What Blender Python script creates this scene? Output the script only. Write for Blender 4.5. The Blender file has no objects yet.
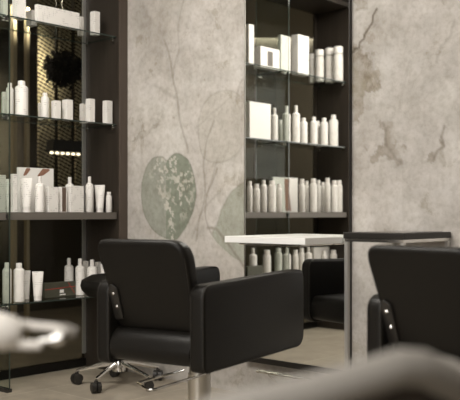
import bpy, bmesh, math, random
import numpy as np
from mathutils import Vector, Matrix
random.seed(7)
PI = math.pi
sc = bpy.context.scene
C = sc.collection

# ------------------------------------------------------------ camera
# world: X runs along the shelving wall, Y runs towards it, Z up. Eye height 1.05 m.
H = 1.05; F = 850.0
FW = (.7411, .6713); RT = (.6713, -.7411)
cd = bpy.data.cameras.new('camera'); cam = bpy.data.objects.new('camera', cd); C.objects.link(cam)
cam.location = (0, 0, H)
cam.rotation_euler = (PI/2, 0, math.atan2(FW[1], FW[0]) - PI/2)
cd.sensor_width = 36; cd.lens = F/460*36; cd.shift_y = 12/460
cd.dof.use_dof = True; cd.dof.focus_distance = 4.6; cd.dof.aperture_fstop = 2.5
cd.clip_start = .05
sc.camera = cam

# ------------------------------------------------------------ world, lights, exposure
w = bpy.data.worlds.new('world'); sc.world = w; w.use_nodes = True
w.node_tree.nodes['Background'].inputs[0].default_value = (1, .95, .88, 1)
w.node_tree.nodes['Background'].inputs[1].default_value = .35
sc.view_settings.view_transform = 'Standard'; sc.view_settings.look = 'None'
sc.view_settings.gamma = 1; sc.view_settings.use_curve_mapping = False
sc.view_settings.exposure = 0.40

def area(name, loc, target, sx, sy, power, col=(1, .95, .87)):
    l = bpy.data.lights.new(name, 'AREA'); l.shape = 'RECTANGLE'; l.size = sx; l.size_y = sy
    l.energy = power; l.color = col
    o = bpy.data.objects.new(name, l); C.objects.link(o); o.location = loc
    d = Vector(target) - Vector(loc)
    o.rotation_euler = d.to_track_quat('-Z', 'Y').to_euler()
    return o
area('ceiling_softlight', (1.9, 3.1, 3.05), (2.3, 3.1, 0), 1.6, 1.4, 78)
area('ceiling_softlight', (.2, .9, 3.05), (.5, 1.2, 0), 2.5, 2.5, 58)
area('back_room_fill', (-.4, 6.1, 2.9), (-1.7, 7.5, 1.2), 1.2, .5, 60, (1, .95, .85))  # added light to brighten the far end of the back room
area('fill_behind_camera', (-1.6, 1.2, 1.9), (3.7, 3.0, 1.3), 2.2, 1.8, 45, (1, .97, .93))  # added fill light from behind the camera, source unseen
area('back_room_fill', (3.75, 5.5, 2.95), (3.95, 6.5, 2.42), .9, .2, 50, (1, .92, .78)).data.spread = math.radians(42)  # added narrow light brightening the perforated screens
area('back_room_fill', (3.2, 5.6, 2.9), (3.2, 5.6, 0), 1.0, .5, 3, (1, .9, .75))  # weak added fill over the gold posts
area('back_room_fill', (1.4, 5.9, 2.9), (1.4, 6.6, 1.2), 1.6, .5, 32, (1, .95, .85))  # added fill behind the left bays

# ------------------------------------------------------------ geometry of the place
UB = 3.70        # plane of the papered wall with the styling mirror
VA = 4.26        # front plane of the shelving wall
VBACK = 4.625    # back glass of the shelving
BAY = [1.08, 1.94, 2.80, 3.633]
UM = UB-.021     # reflecting face of the styling mirror
ZS = [2.20, 1.625, 1.048, .512]     # top faces of the four shelf levels

def rd(u, v): return RT[0]*u + RT[1]*v, FW[0]*u + FW[1]*v
def wall_pt(x, y):
    """point of the papered wall traced at x, y -> (v, z) in metres"""
    p = (x-230)/F
    v = (RT[0]*UB - p*FW[0]*UB)/(p*FW[1] - RT[1])
    d = FW[0]*UB + FW[1]*v
    return v, H - (y-212)*d/F
def u_at(x, v):
    p = (x-230)/F
    return (p*FW[1]*v - RT[1]*v)/(RT[0] - p*FW[0])
def sight(x, y, d):
    """world point at distance d"""
    r = (x-230)/F*d
    return Vector((RT[0]*r + FW[0]*d, RT[1]*r + FW[1]*d, H - (y-212)*d/F))

# ------------------------------------------------------------ materials
def mat(name, col, rough=.5, metal=0, spec=.5, bump=None, var=None):
    m = bpy.data.materials.new(name); m.use_nodes = True
    nt = m.node_tree; b = nt.nodes['Principled BSDF']
    b.inputs['Base Color'].default_value = (*col, 1); b.inputs['Roughness'].default_value = rough
    b.inputs['Metallic'].default_value = metal; b.inputs['Specular IOR Level'].default_value = spec
    tc = nt.nodes.new('ShaderNodeTexCoord')
    if var:
        sc_, amt, stretch = var
        mp = nt.nodes.new('ShaderNodeMapping'); mp.inputs['Scale'].default_value = stretch
        n = nt.nodes.new('ShaderNodeTexNoise'); n.inputs['Scale'].default_value = sc_; n.inputs['Detail'].default_value = 5
        r = nt.nodes.new('ShaderNodeMix'); r.data_type = 'RGBA'
        r.inputs['A'].default_value = (*[c*(1-amt) for c in col], 1)
        r.inputs['B'].default_value = (*[min(1, c*(1+amt)) for c in col], 1)
        nt.links.new(tc.outputs['Object'], mp.inputs[0]); nt.links.new(mp.outputs[0], n.inputs['Vector'])
        nt.links.new(n.outputs['Fac'], r.inputs['Factor']); nt.links.new(r.outputs['Result'], b.inputs['Base Color'])
    if bump:
        n = nt.nodes.new('ShaderNodeTexNoise'); n.inputs['Scale'].default_value = bump[0]; n.inputs['Detail'].default_value = 3
        bp = nt.nodes.new('ShaderNodeBump'); bp.inputs['Strength'].default_value = bump[1]; bp.inputs['Distance'].default_value = .002
        nt.links.new(tc.outputs['Object'], n.inputs['Vector'])
        nt.links.new(n.outputs['Fac'], bp.inputs['Height']); nt.links.new(bp.outputs[0], b.inputs['Normal'])
    return m
def glass(name, tint, fres=1.45):
    m = bpy.data.materials.new(name); m.use_nodes = True; nt = m.node_tree; nt.nodes.clear()
    o = nt.nodes.new('ShaderNodeOutputMaterial'); mx = nt.nodes.new('ShaderNodeMixShader')
    t = nt.nodes.new('ShaderNodeBsdfTransparent'); t.inputs[0].default_value = (*tint, 1)
    g = nt.nodes.new('ShaderNodeBsdfGlossy'); g.inputs['Roughness'].default_value = .03
    f = nt.nodes.new('ShaderNodeFresnel'); f.inputs[0].default_value = fres
    ge = nt.nodes.new('ShaderNodeNewGeometry'); k = nt.nodes.new('ShaderNodeMath'); k.operation = 'SUBTRACT'; k.inputs[0].default_value = 1
    k2 = nt.nodes.new('ShaderNodeMath'); k2.operation = 'MULTIPLY'
    nt.links.new(ge.outputs['Backfacing'], k.inputs[1]); nt.links.new(k.outputs[0], k2.inputs[0]); nt.links.new(f.outputs[0], k2.inputs[1])
    nt.links.new(k2.outputs[0], mx.inputs[0]); nt.links.new(t.outputs[0], mx.inputs[1]); nt.links.new(g.outputs[0], mx.inputs[2])
    nt.links.new(mx.outputs[0], o.inputs[0]); return m
def printed(name, col, ink, rough=.45):
    """product surface with rows of small illegible print on it"""
    m = mat(name, col, rough); nt = m.node_tree; b = nt.nodes['Principled BSDF']
    tc = nt.nodes.new('ShaderNodeTexCoord'); sp = nt.nodes.new('ShaderNodeSeparateXYZ')
    nt.links.new(tc.outputs['Object'], sp.inputs[0])
    def mth(op, a, bb):
        n = nt.nodes.new('ShaderNodeMath'); n.operation = op
        for i, q in enumerate((a, bb)):
            if isinstance(q, (int, float)): n.inputs[i].default_value = q
            else: nt.links.new(q, n.inputs[i])
        return n.outputs[0]
    z = sp.outputs['Z']
    rows = mth('LESS_THAN', mth('PINGPONG', z, .006), .0018)
    mp = nt.nodes.new('ShaderNodeMapping'); mp.inputs['Scale'].default_value = (1, 1, .12)
    n = nt.nodes.new('ShaderNodeTexNoise'); n.inputs['Scale'].default_value = 160
    nt.links.new(tc.outputs['Object'], mp.inputs[0]); nt.links.new(mp.outputs[0], n.inputs['Vector'])
    letters = mth('GREATER_THAN', n.outputs['Fac'], .5)
    n2 = nt.nodes.new('ShaderNodeTexNoise'); n2.inputs['Scale'].default_value = 22
    nt.links.new(tc.outputs['Object'], n2.inputs['Vector'])
    blocks = mth('GREATER_THAN', n2.outputs['Fac'], .53)
    ms = mth('MULTIPLY', mth('MULTIPLY', rows, letters), mth('MULTIPLY', blocks, .7))
    mx = nt.nodes.new('ShaderNodeMix'); mx.data_type = 'RGBA'
    mx.inputs['A'].default_value = (*col, 1); mx.inputs['B'].default_value = (*ink, 1)
    nt.links.new(ms, mx.inputs['Factor']); nt.links.new(mx.outputs['Result'], b.inputs['Base Color'])
    return m
def emit(name, col, s):
    m = mat(name, (0, 0, 0)); b = m.node_tree.nodes['Principled BSDF']
    b.inputs['Emission Color'].default_value = (*col, 1); b.inputs['Emission Strength'].default_value = s
    return m

M = {}
M['leather'] = mat('black leather', (.0065, .0056, .0045), .42, spec=.28, bump=(260, .18), var=(6, .15, (1, 1, 1)))
M['piping'] = mat('leather piping', (.03, .027, .023), .4, spec=.4, var=(30, .1, (1, 1, 1)))
M['chrome'] = mat('chrome', (.82, .81, .79), .13, 1, var=(9, .06, (1, 1, 1)))
M['brushed'] = mat('brushed steel', (.62, .6, .56), .3, 1, var=(60, .08, (1, 1, .1)))
M['black_plastic'] = mat('black plastic', (.02, .018, .016), .4, var=(30, .1, (1, 1, 1)))
M['dark_wood'] = mat('dark stained wood', (.031, .0245, .019), .45, spec=.3, bump=(60, .1), var=(5, .35, (9, 9, .5)))
M['edge_wood'] = mat('brown wood edging', (.085, .066, .053), .5, spec=.3, var=(5, .25, (9, 9, .5)))
M['grey_wood'] = mat('grey brown shelf board', (.125, .110, .096), .5, var=(5, .2, (.5, 9, 9)))
M['dark_frame'] = mat('dark tabletop', (.014, .012, .010), .4, var=(12, .2, (1, 1, 1)))
M['dark_gloss'] = mat('glossy dark glass top', (.03, .026, .022), .12, spec=.6, var=(12, .2, (1, 1, 1)))
M['satin'] = mat('satin steel', (.62, .61, .59), .38, .8, var=(60, .08, (1, 1, .1)))
M['white_top'] = mat('white lacquer', (.88, .87, .85), .3, var=(3, .02, (1, 1, 1)))
M['white'] = printed('white packaging', (.80, .775, .74), (.33, .31, .3))
M['offwhite'] = printed('off white packaging', (.70, .67, .63), (.3, .28, .27))
M['cap'] = mat('white plastic cap', (.78, .75, .72), .35, var=(30, .03, (1, 1, 1)))
M['cream'] = mat('white card', (.82, .80, .77), .5, var=(12, .03, (1, 1, 1)))
M['glass_clear'] = glass('clear glass', (.95, .97, .955), 1.4)
M['glass_div'] = glass('divider glass', (.86, .885, .86), 1.3)
M['glass_smoke'] = glass('smoked back glass', (.58, .57, .53), 1.22)
M['glass_edge'] = mat('glass edge', (.03, .042, .035), .15, var=(20, .2, (1, 1, 1)))
M['mirror'] = mat('mirror', (.88, .885, .86), .0, 1)
M['grey_fabric'] = mat('light grey upholstery', (.25, .235, .215), .75, spec=.2, bump=(300, .2), var=(8, .08, (1, 1, 1)))
M['shaded_fabric'] = mat('shaded grey upholstery', (.05, .042, .036), .7, spec=.2, bump=(300, .2), var=(8, .1, (1, 1, 1)))  # grey chair's shaded side, its shade put into the colour
M['skin_print'] = mat('brown printed picture', (.26, .13, .085), .5, var=(60, .5, (1, 1, 1)))
M['brown_print'] = mat('dark brown printed strip', (.12, .08, .06), .5, var=(40, .5, (1, 1, .4)))
M['olive_box'] = mat('dark olive carton', (.07, .07, .05), .4, var=(20, .3, (1, 1, 1)))
M['red'] = mat('red line', (.45, .05, .035), .5, var=(20, .1, (1, 1, 1)))
M['leaf'] = mat('dark leaves', (.012, .011, .007), .6, var=(20, .4, (1, 1, 1)))
M['bulb'] = emit('lit bulb', (1, .88, .68), 5)
M['gold'] = mat('gold brass', (.62, .54, .38), .4, .3, var=(14, .25, (1, 1, .2)))
M['room_dark'] = mat('dark brown wall', (.09, .078, .062), .8, var=(3, .2, (1, 1, 1)))
M['room_light'] = mat('plain plaster', (.5, .47, .43), .8, var=(3, .05, (1, 1, 1)))

def mesh_screen_material():
    m = mat('gold perforated metal', (.5, .38, .17), .45, .1); nt = m.node_tree; b = nt.nodes['Principled BSDF']
    tc = nt.nodes.new('ShaderNodeTexCoord'); mp = nt.nodes.new('ShaderNodeMapping')
    mp.inputs['Rotation'].default_value = (0, math.radians(-22), 0)
    wv = nt.nodes.new('ShaderNodeTexWave'); wv.bands_direction = 'Z'; wv.inputs['Scale'].default_value = 9.5
    wv.inputs['Distortion'].default_value = .6; wv.inputs['Detail Scale'].default_value = 6
    wx = nt.nodes.new('ShaderNodeTexWave'); wx.bands_direction = 'X'; wx.inputs['Scale'].default_value = 7
    cr = nt.nodes.new('ShaderNodeValToRGB'); cr.color_ramp.elements[0].position = .35; cr.color_ramp.elements[1].position = .7
    cr.color_ramp.elements[0].color = (.045, .032, .015, 1); cr.color_ramp.elements[1].color = (.80, .72, .50, 1)
    mm = nt.nodes.new('ShaderNodeMath'); mm.operation = 'MULTIPLY_ADD'; mm.inputs[1].default_value = .35
    m2 = nt.nodes.new('ShaderNodeMath'); m2.operation = 'MULTIPLY'; m2.inputs[1].default_value = .75
    nt.links.new(tc.outputs['Object'], mp.inputs[0])
    nt.links.new(mp.outputs[0], wv.inputs['Vector']); nt.links.new(mp.outputs[0], wx.inputs['Vector'])
    nt.links.new(wv.outputs['Fac'], m2.inputs[0]); nt.links.new(wx.outputs['Fac'], mm.inputs[0]); nt.links.new(m2.outputs[0], mm.inputs[2])
    nt.links.new(mm.outputs[0], cr.inputs[0]); nt.links.new(cr.outputs[0], b.inputs['Base Color'])
    return m
M['screen'] = mesh_screen_material()

def floor_material():
    m = mat('stone floor tiles', (.3, .26, .21), .42, spec=.35); nt = m.node_tree; b = nt.nodes['Principled BSDF']
    tc = nt.nodes.new('ShaderNodeTexCoord')
    br = nt.nodes.new('ShaderNodeTexBrick'); br.offset = .5
    br.inputs['Scale'].default_value = 1; br.inputs['Brick Width'].default_value = 1.2; br.inputs['Row Height'].default_value = .6
    br.inputs['Mortar Size'].default_value = .003
    br.inputs['Color1'].default_value = (.345, .30, .24, 1); br.inputs['Color2'].default_value = (.375, .33, .265, 1)
    br.inputs['Mortar'].default_value = (.52, .47, .39, 1)
    n = nt.nodes.new('ShaderNodeTexNoise'); n.inputs['Scale'].default_value = 4.5; n.inputs['Detail'].default_value = 9; n.inputs['Roughness'].default_value = .65
    cr = nt.nodes.new('ShaderNodeValToRGB'); cr.color_ramp.elements[0].position = .3; cr.color_ramp.elements[1].position = .7
    cr.color_ramp.elements[0].color = (.72, .72, .72, 1); cr.color_ramp.elements[1].color = (1.1, 1.1, 1.1, 1)
    mx = nt.nodes.new('ShaderNodeMix'); mx.data_type = 'RGBA'; mx.blend_type = 'MULTIPLY'; mx.inputs['Factor'].default_value = 1
    nt.links.new(tc.outputs['Object'], br.inputs['Vector']); nt.links.new(tc.outputs['Object'], n.inputs['Vector'])
    nt.links.new(n.outputs['Fac'], cr.inputs[0]); nt.links.new(br.outputs['Color'], mx.inputs['A'])
    nt.links.new(cr.outputs[0], mx.inputs['B']); nt.links.new(mx.outputs['Result'], b.inputs['Base Color'])
    return m
M['floor'] = floor_material()

def paper_material():
    m = mat('botanical plaster wallpaper', (.6, .56, .5), .8, spec=.2); nt = m.node_tree; b = nt.nodes['Principled BSDF']
    at = nt.nodes.new('ShaderNodeAttribute'); at.attribute_name = 'pattern'
    tc = nt.nodes.new('ShaderNodeTexCoord')
    n = nt.nodes.new('ShaderNodeTexNoise'); n.inputs['Scale'].default_value = 3.2; n.inputs['Detail'].default_value = 10
    n.inputs['Roughness'].default_value = .62; n.inputs['Distortion'].default_value = .5
    cr = nt.nodes.new('ShaderNodeValToRGB'); e = cr.color_ramp.elements
    e[0].position = .33; e[0].color = (.86, .845, .82, 1); e[1].position = .60; e[1].color = (1.1, 1.1, 1.1, 1)
    def mul(a, b_):
        x = nt.nodes.new('ShaderNodeMix'); x.data_type = 'RGBA'; x.blend_type = 'MULTIPLY'; x.inputs['Factor'].default_value = 1
        nt.links.new(a, x.inputs['A']); nt.links.new(b_, x.inputs['B']); return x.outputs['Result']
    def layer(scale, rough, p0, c0, p1, c1, dist=0, detail=12):
        q = nt.nodes.new('ShaderNodeTexNoise'); q.inputs['Scale'].default_value = scale; q.inputs['Detail'].default_value = detail
        q.inputs['Roughness'].default_value = rough; q.inputs['Distortion'].default_value = dist
        r = nt.nodes.new('ShaderNodeValToRGB'); a = r.color_ramp.elements
        a[0].position = p0; a[0].color = (*c0, 1); a[1].position = p1; a[1].color = (*c1, 1)
        nt.links.new(tc.outputs['Object'], q.inputs['Vector']); nt.links.new(q.outputs['Fac'], r.inputs[0]); return r.outputs[0]
    nt.links.new(tc.outputs['Object'], n.inputs['Vector']); nt.links.new(n.outputs['Fac'], cr.inputs[0])
    out = mul(at.outputs['Color'], cr.outputs[0])
    out = mul(out, layer(9, .78, .40, (.925, .915, .90), .56, (1.03, 1.03, 1.03)))          # fine mottling
    out = mul(out, layer(4.5, .7, .375, (.84, .82, .78), .41, (1, 1, 1), .3))              # worn patches with crisp rims
    out = mul(out, layer(30, .6, .35, (.88, .87, .85), .55, (1.02, 1.02, 1.02)))
    nt.links.new(out, b.inputs['Base Color'])
    return m
M['paper'] = paper_material()

# ------------------------------------------------------------ mesh helpers
def link(name, bm, m, parent=None, bevel=None, smooth=True, seg=3, ang=40):
    me = bpy.data.meshes.new(name)
    bmesh.ops.recalc_face_normals(bm, faces=bm.faces)
    bm.to_mesh(me); bm.free()
    for mm in (m if isinstance(m, (list, tuple)) else [m]): me.materials.append(mm)
    o = bpy.data.objects.new(name, me); C.objects.link(o)
    if smooth:
        for p in me.polygons: p.use_smooth = True
    if bevel:
        b = o.modifiers.new('bevel', 'BEVEL'); b.width = bevel; b.segments = seg; b.limit_method = 'ANGLE'
        b.angle_limit = math.radians(ang); b.harden_normals = False
    if smooth and not bevel:
        try: me.set_sharp_from_angle(angle=math.radians(35))
        except Exception: pass
    if parent: o.parent = parent
    return o
def box(bm, x0, x1, y0, y1, z0, z1, mi=0):
    vs = [bm.verts.new((x, y, z)) for x in (x0, x1) for y in (y0, y1) for z in (z0, z1)]
    fs = []
    for f in ((0, 1, 3, 2), (4, 6, 7, 5), (0, 4, 5, 1), (2, 3, 7, 6), (0, 2, 6, 4), (1, 5, 7, 3)):
        q = bm.faces.new([vs[i] for i in f]); q.material_index = mi; fs.append(q)
    return fs
def lathe(bm, prof, n=20, c=(0, 0, 0), sx=1, sy=1):
    rings = []
    for r, z in prof:
        rings.append([bm.verts.new((c[0]+sx*r*math.cos(2*PI*i/n), c[1]+sy*r*math.sin(2*PI*i/n), c[2]+z)) for i in range(n)])
    for a, b in zip(rings, rings[1:]):
        for i in range(n): bm.faces.new((a[i], a[(i+1) % n], b[(i+1) % n], b[i]))
    bm.faces.new(rings[0][::-1]); bm.faces.new(rings[-1])
def tube(bm, pts, rad, n=10):
    pts = [Vector(p) for p in pts]; rings = []; up = Vector((0, 0, 1)); prev = None
    for i, p in enumerate(pts):
        t = (pts[min(i+1, len(pts)-1)] - pts[max(i-1, 0)]).normalized()
        if prev is None:
            a = t.cross(up) if abs(t.dot(up)) < .95 else t.cross(Vector((1, 0, 0)))
        else: a = prev - t*prev.dot(t)
        a.normalize(); prev = a; b = t.cross(a)
        r = rad[i] if isinstance(rad, (list, tuple)) else rad
        rings.append([bm.verts.new(p + a*r*math.cos(2*PI*k/n) + b*r*math.sin(2*PI*k/n)) for k in range(n)])
    for a, b in zip(rings, rings[1:]):
        for i in range(n): bm.faces.new((a[i], a[(i+1) % n], b[(i+1) % n], b[i]))
    bm.faces.new(rings[0][::-1]); bm.faces.new(rings[-1])
def rounded(pts, rads, n=6):
    """polygon with its corners rounded, 2D"""
    out = []; k = len(pts)
    for i in range(k):
        p = Vector(pts[i]); a = (Vector(pts[i-1])-p); b = (Vector(pts[(i+1) % k])-p); r = rads[i]
        if r <= 0: out.append(p); continue
        a.normalize(); b.normalize()
        half = a.angle(b)/2; dist = r/math.tan(half)
        p0 = p+a*dist; p1 = p+b*dist
        for j in range(n+1):
            t = j/n
            q = p0*(1-t)**2 + p*2*t*(1-t) + p1*t*t
            out.append(q)
    return out
def prism(bm, poly, fn0, fn1):
    a = [bm.verts.new(fn0(*p)) for p in poly]; b = [bm.verts.new(fn1(*p)) for p in poly]
    n = len(poly)
    bm.faces.new(a[::-1]); bm.faces.new(b)
    for i in range(n): bm.faces.new((a[i], a[(i+1) % n], b[(i+1) % n], b[i]))
def tag(o, label=None, cat=None, group=None, kind=None):
    if label: o['label'] = label
    if cat: o['category'] = cat
    if group: o['group'] = group
    if kind: o['kind'] = kind
    return o
def empty(name, loc=(0, 0, 0), rz=0):
    o = bpy.data.objects.new(name, None); C.objects.link(o); o.location = loc; o.rotation_euler = (0, 0, rz)
    o.empty_display_size = .1
    return o
def part_box(name, m, parent, *b, bevel=None, smooth=False):
    bm = bmesh.new(); box(bm, *b); return link(name, bm, m, parent, bevel, smooth)

# ------------------------------------------------------------ the setting
def structure(name, m, *b):
    bm = bmesh.new(); box(bm, *b); return tag(link(name, bm, m, smooth=False), kind='structure')
structure('floor', M['floor'], -3, 7.0, -3, 8.0, -.1, 0)
structure('ceiling', M['room_light'], -3, 7.0, -3, 8.0, 3.1, 3.2)
structure('wall_back', M['room_light'], -3, 3.7, -3.1, -3, 0, 3.1)
# unseen wall behind the camera: opening between two piers for the added fill light
structure('wall_near', M['room_light'], -2.1, -2.0, -3, -.2, 0, 3.1)
structure('wall_near_pier', M['room_light'], -2.1, -2.0, 2.6, VA, 0, 3.1)
structure('wall_near_sill', M['room_light'], -2.1, -2.0, -.2, 2.6, 0, .8)
# shelving wall left of and above the built-in unit
structure('wall_left', M['room_light'], -2.1, 1.01, VA, VA+.4, 0, 3.1)
structure('wall_left_lintel', M['room_dark'], 1.01, 3.70, VA, VA+.4, 2.92, 3.1)
structure('wall_back_room', M['room_dark'], -2, 7.0, 7.6, 7.7, 0, 3.1)
structure('wall_back_room_side', M['room_dark'], 6.9, 7.0, VA, 7.6, 0, 3.1)
structure('wall_back_room_end', M['room_dark'], -2.1, -2.0, VA+.4, 7.6, 0, 3.1)

# papered wall: fine grid carrying the printed botanical pattern
def paper_wall():
    vs = np.concatenate([np.linspace(-3, 1.5, 40), np.arange(1.5, VA, .0065)[1:], [VA+.4]])
    zs = np.concatenate([np.arange(0, 2.75, .0065), np.linspace(2.76, 3.1, 6)])
    V, Z = np.meshgrid(vs, zs, indexing='ij')
    nv, nz = V.shape
    rng = np.random.RandomState(3)
    def noise(scale, seed, octv=4):
        out = np.zeros_like(V); amp = 1; tot = 0
        for o in range(octv):
            r = np.random.RandomState(seed+o); g = r.rand(64, 64)
            x = (V+5)*scale*2**o; y = (Z+3)*scale*2**o
            xi = np.floor(x).astype(int); yi = np.floor(y).astype(int); fx = x-xi; fy = y-yi
            fx = fx*fx*(3-2*fx); fy = fy*fy*(3-2*fy)
            G = lambda a, b: g[a % 64, b % 64]
            out += amp*((G(xi, yi)*(1-fx)+G(xi+1, yi)*fx)*(1-fy)+(G(xi, yi+1)*(1-fx)+G(xi+1, yi+1)*fx)*fy)
            tot += amp; amp *= .55
        return out/tot
    base = np.array([.487, .461, .437])
    col = np.ones(V.shape+(3,))*base
    n1 = noise(1.3, 10); n2 = noise(3.5, 30); n3 = noise(14, 50)
    col *= (1+.38*(n1-.5)+.24*(n2-.5)+.22*(n3-.5))[..., None]
    # cooler, greener plaster towards the top, warmer lower down
    k = np.clip((n2-.45)*3, 0, 1)[..., None]
    col = col*(1-k*.25)+col*np.array([.93, .99, .98])*k*.25
    wob = (noise(9, 70)-.5)*.05; wob2 = (noise(9, 90)-.5)*.05
    Vw = V+wob*.35; Zw = Z+wob2*.35
    def inside(poly):
        P = [wall_pt(*p) for p in poly]; ins = np.zeros(V.shape, bool); n = len(P)
        for i in range(n):
            (x1, y1), (x2, y2) = P[i], P[(i+1) % n]
            if y1 == y2: continue
            c = ((y1 > Zw) != (y2 > Zw)) & (Vw < (x2-x1)*(Zw-y1)/(y2-y1)+x1); ins ^= c
        return ins
    def dist(line, closed=False):
        P = [wall_pt(*p) for p in line]
        if closed: P.append(P[0])
        D = np.full(V.shape, 9.)
        for (x1, y1), (x2, y2) in zip(P, P[1:]):
            dx, dy = x2-x1, y2-y1; L = dx*dx+dy*dy+1e-9
            t = np.clip(((Vw-x1)*dx+(Zw-y1)*dy)/L, 0, 1)
            D = np.minimum(D, np.hypot(Vw-x1-t*dx, Zw-y1-t*dy))
        return D
    def smoothp(pts, closed=True):
        out = []; n = len(pts)
        for i in range(n if closed else n-1):
            p0 = np.array(pts[i-1] if closed or i > 0 else pts[0], float); p1 = np.array(pts[i], float)
            p2 = np.array(pts[(i+1) % n], float); p3 = np.array(pts[(i+2) % n] if closed or i+2 < n else pts[-1], float)
            for j in range(5):
                t = j/5
                out.append(tuple(.5*((2*p1)+(-p0+p2)*t+(2*p0-5*p1+4*p2-p3)*t*t+(-p0+3*p1-3*p2+p3)*t**3)))
        if not closed: out.append(pts[-1])
        return out
    def paint(mask, c, a):
        nonlocal col
        mm = (mask*a)[..., None]; col = col*(1-mm)+np.array(c)*mm
    green = (.17, .20, .15)
    L1 = smoothp([(173, 240), (158, 234), (147, 220), (142, 203), (142, 184), (146, 168), (154, 158), (162, 157), (167, 161), (171, 156), (178, 153), (187, 158), (193, 170), (196, 188), (194, 206), (187, 224), (179, 237)])
    ins = inside(L1).astype(float)
    spk = np.clip((noise(42, 110, 4)-.54)*12, 0, 1)
    nearvein = np.clip(1-dist([(165, 160), (161, 190), (170, 212), (173, 240)])/.05, 0, 1)
    topr = np.clip(1-dist([(160, 165), (176, 160), (184, 178), (180, 200)])/.15, 0, 1)
    lt = np.clip(spk*(topr*1.6+nearvein*1.2), 0, 1)
    paint(ins, green, .84*(1-.3*(V > wall_pt(166, 200)[0])))
    paint(ins*lt, (.52, .50, .45), .9)
    paint(ins*np.clip((noise(8, 130)-.5)*5, 0, 1), (.27, .29, .23), .4)
    paint(np.clip(1-dist(L1, True)/.008, 0, 1), (.19, .19, .155), .6)
    L3 = smoothp([(213, 236), (218, 222), (222, 208), (229, 195), (238, 186), (250, 180), (262, 181), (268, 195), (262, 240), (245, 262), (225, 250)])
    i3 = inside(L3).astype(float)
    paint(i3, (.28, .31, .245), .6); paint(i3*np.clip((noise(7, 150)-.45)*4, 0, 1), (.46, .47, .42), .5)
    paint(np.clip(1-dist(L3[:30], False)/.009, 0, 1), (.28, .27, .23), .6)
    L2 = smoothp([(205, 158), (199, 140), (199, 118), (206, 100), (218, 92), (232, 91), (242, 99), (247, 112), (248, 132), (240, 150), (222, 162)])
    paint(inside(L2).astype(float), (.47, .445, .40), .45)
    paint(np.clip(1-dist(L2, True)/.009, 0, 1), (.33, .31, .275), .5)
    L4 = smoothp([(212, 234), (207, 222), (205, 205), (208, 192), (213, 180), (217, 168)], False)
    for ln, wd, a in ((smoothp([(164, 40), (170, 58), (173, 78), (177, 98), (180, 122), (186, 142), (188, 152)], False), .012, .55),
                      (smoothp([(173, 78), (175, 62), (179, 48), (178, 30), (181, 12), (184, 0)], False), .011, .4),
                      (smoothp([(177, 98), (166, 92), (154, 85)], False), .018, .3),
                      (smoothp([(196, 240), (199, 222), (203, 205), (205, 190), (204, 168), (207, 140), (214, 120)], False), .011, .5),
                      (L4, .010, .55), (smoothp([(192, 238), (202, 212), (213, 198), (222, 190)], False), .010, .35),
                      (smoothp([(206, 196), (212, 178), (217, 160)], False), .010, .4),
                      (smoothp([(208, 228), (216, 229), (222, 236), (230, 247), (238, 258), (248, 270)], False), .012, .75),
                      (smoothp([(236, 100), (240, 84), (246, 76), (252, 72)], False), .010, .45),
                      (smoothp([(196, 128), (213, 112), (232, 96)], False), .010, .25)):
        paint(np.clip(1-dist(ln)/wd, 0, 1)**.7, (.25, .225, .19), a)
    # stains and cracks right of the mirror
    def blob(cx, cy, rx, ry, c, a, seed):
        v0, z0 = wall_pt(cx, cy); v1, _ = wall_pt(cx+rx, cy); _, z1 = wall_pt(cx, cy-ry)
        q = np.hypot((V-v0)/(v1-v0), (Z-z0)/(z1-z0))+(noise(7, seed)-.5)*1.7
        paint(np.clip((1-q)*5.0, 0, 1), c, a*.85); paint(np.clip(1-abs(q-1)/.07, 0, 1), (.2, .175, .145), a*.3)
    stain = (.245, .21, .16); olive = (.28, .255, .18)
    fw_v = (noise(16, 400, 5)-.5)*.13; fw_z = (noise(16, 430, 5)-.5)*.13; grain = noise(20, 460, 4)
    def patch(poly, c, a, soft=0):
        P = [wall_pt(*p) for p in poly]; ins_ = np.zeros(V.shape, bool); n = len(P); A, B = V+fw_v, Z+fw_z
        D = np.full(V.shape, 9.)
        for i in range(n):
            (x1, y1), (x2, y2) = P[i], P[(i+1) % n]
            dx, dy = x2-x1, y2-y1; L = dx*dx+dy*dy+1e-9
            t = np.clip(((A-x1)*dx+(B-y1)*dy)/L, 0, 1); D = np.minimum(D, np.hypot(A-x1-t*dx, B-y1-t*dy))
            if y1 != y2: ins_ ^= ((y1 > B) != (y2 > B)) & (A < (x2-x1)*(B-y1)/(y2-y1)+x1)
        S = np.where(ins_, D, -D)
        m = np.clip(.5+S/(.012+soft), 0, 1)
        paint(m*np.clip(.45+1.3*(grain-.35), 0, 1), c, a)
        if not soft: paint(np.clip(1-np.abs(S)/.010, 0, 1)*np.clip((grain-.42)*6, 0, 1), (.20, .175, .14), .45)
    patch([(348, 54), (358, 47), (365, 56), (369, 68), (379, 75), (384, 87), (374, 93), (367, 88), (363, 108), (350, 122)], stain, .8)
    patch([(352, 72), (362, 70), (371, 80), (367, 98), (354, 104)], olive, .5)
    patch([(384, 124), (391, 130), (397, 145), (405, 158), (398, 164), (386, 159), (373, 160), (371, 153), (384, 150)], stain, .68)
    patch([(438, 138), (446, 149), (442, 163), (431, 165), (432, 156), (437, 150)], stain, .72)
    patch([(438, -8), (462, -8), (462, 4), (450, 9), (441, 6)], stain, .5); patch([(350, -6), (364, -6), (366, 6), (358, 9), (350, 4)], stain, .45)
    patch([(372, 34), (392, 36), (398, 44), (384, 47), (374, 44)], stain, .22, .05)
    patch([(350, 110), (364, 120), (370, 165), (362, 215), (350, 225)], stain, .28, .12)
    patch([(400, 175), (425, 178), (420, 205), (402, 200)], stain, .14, .1); patch([(372, 222), (398, 222), (396, 232), (374, 232)], stain, .3, .04)
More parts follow.
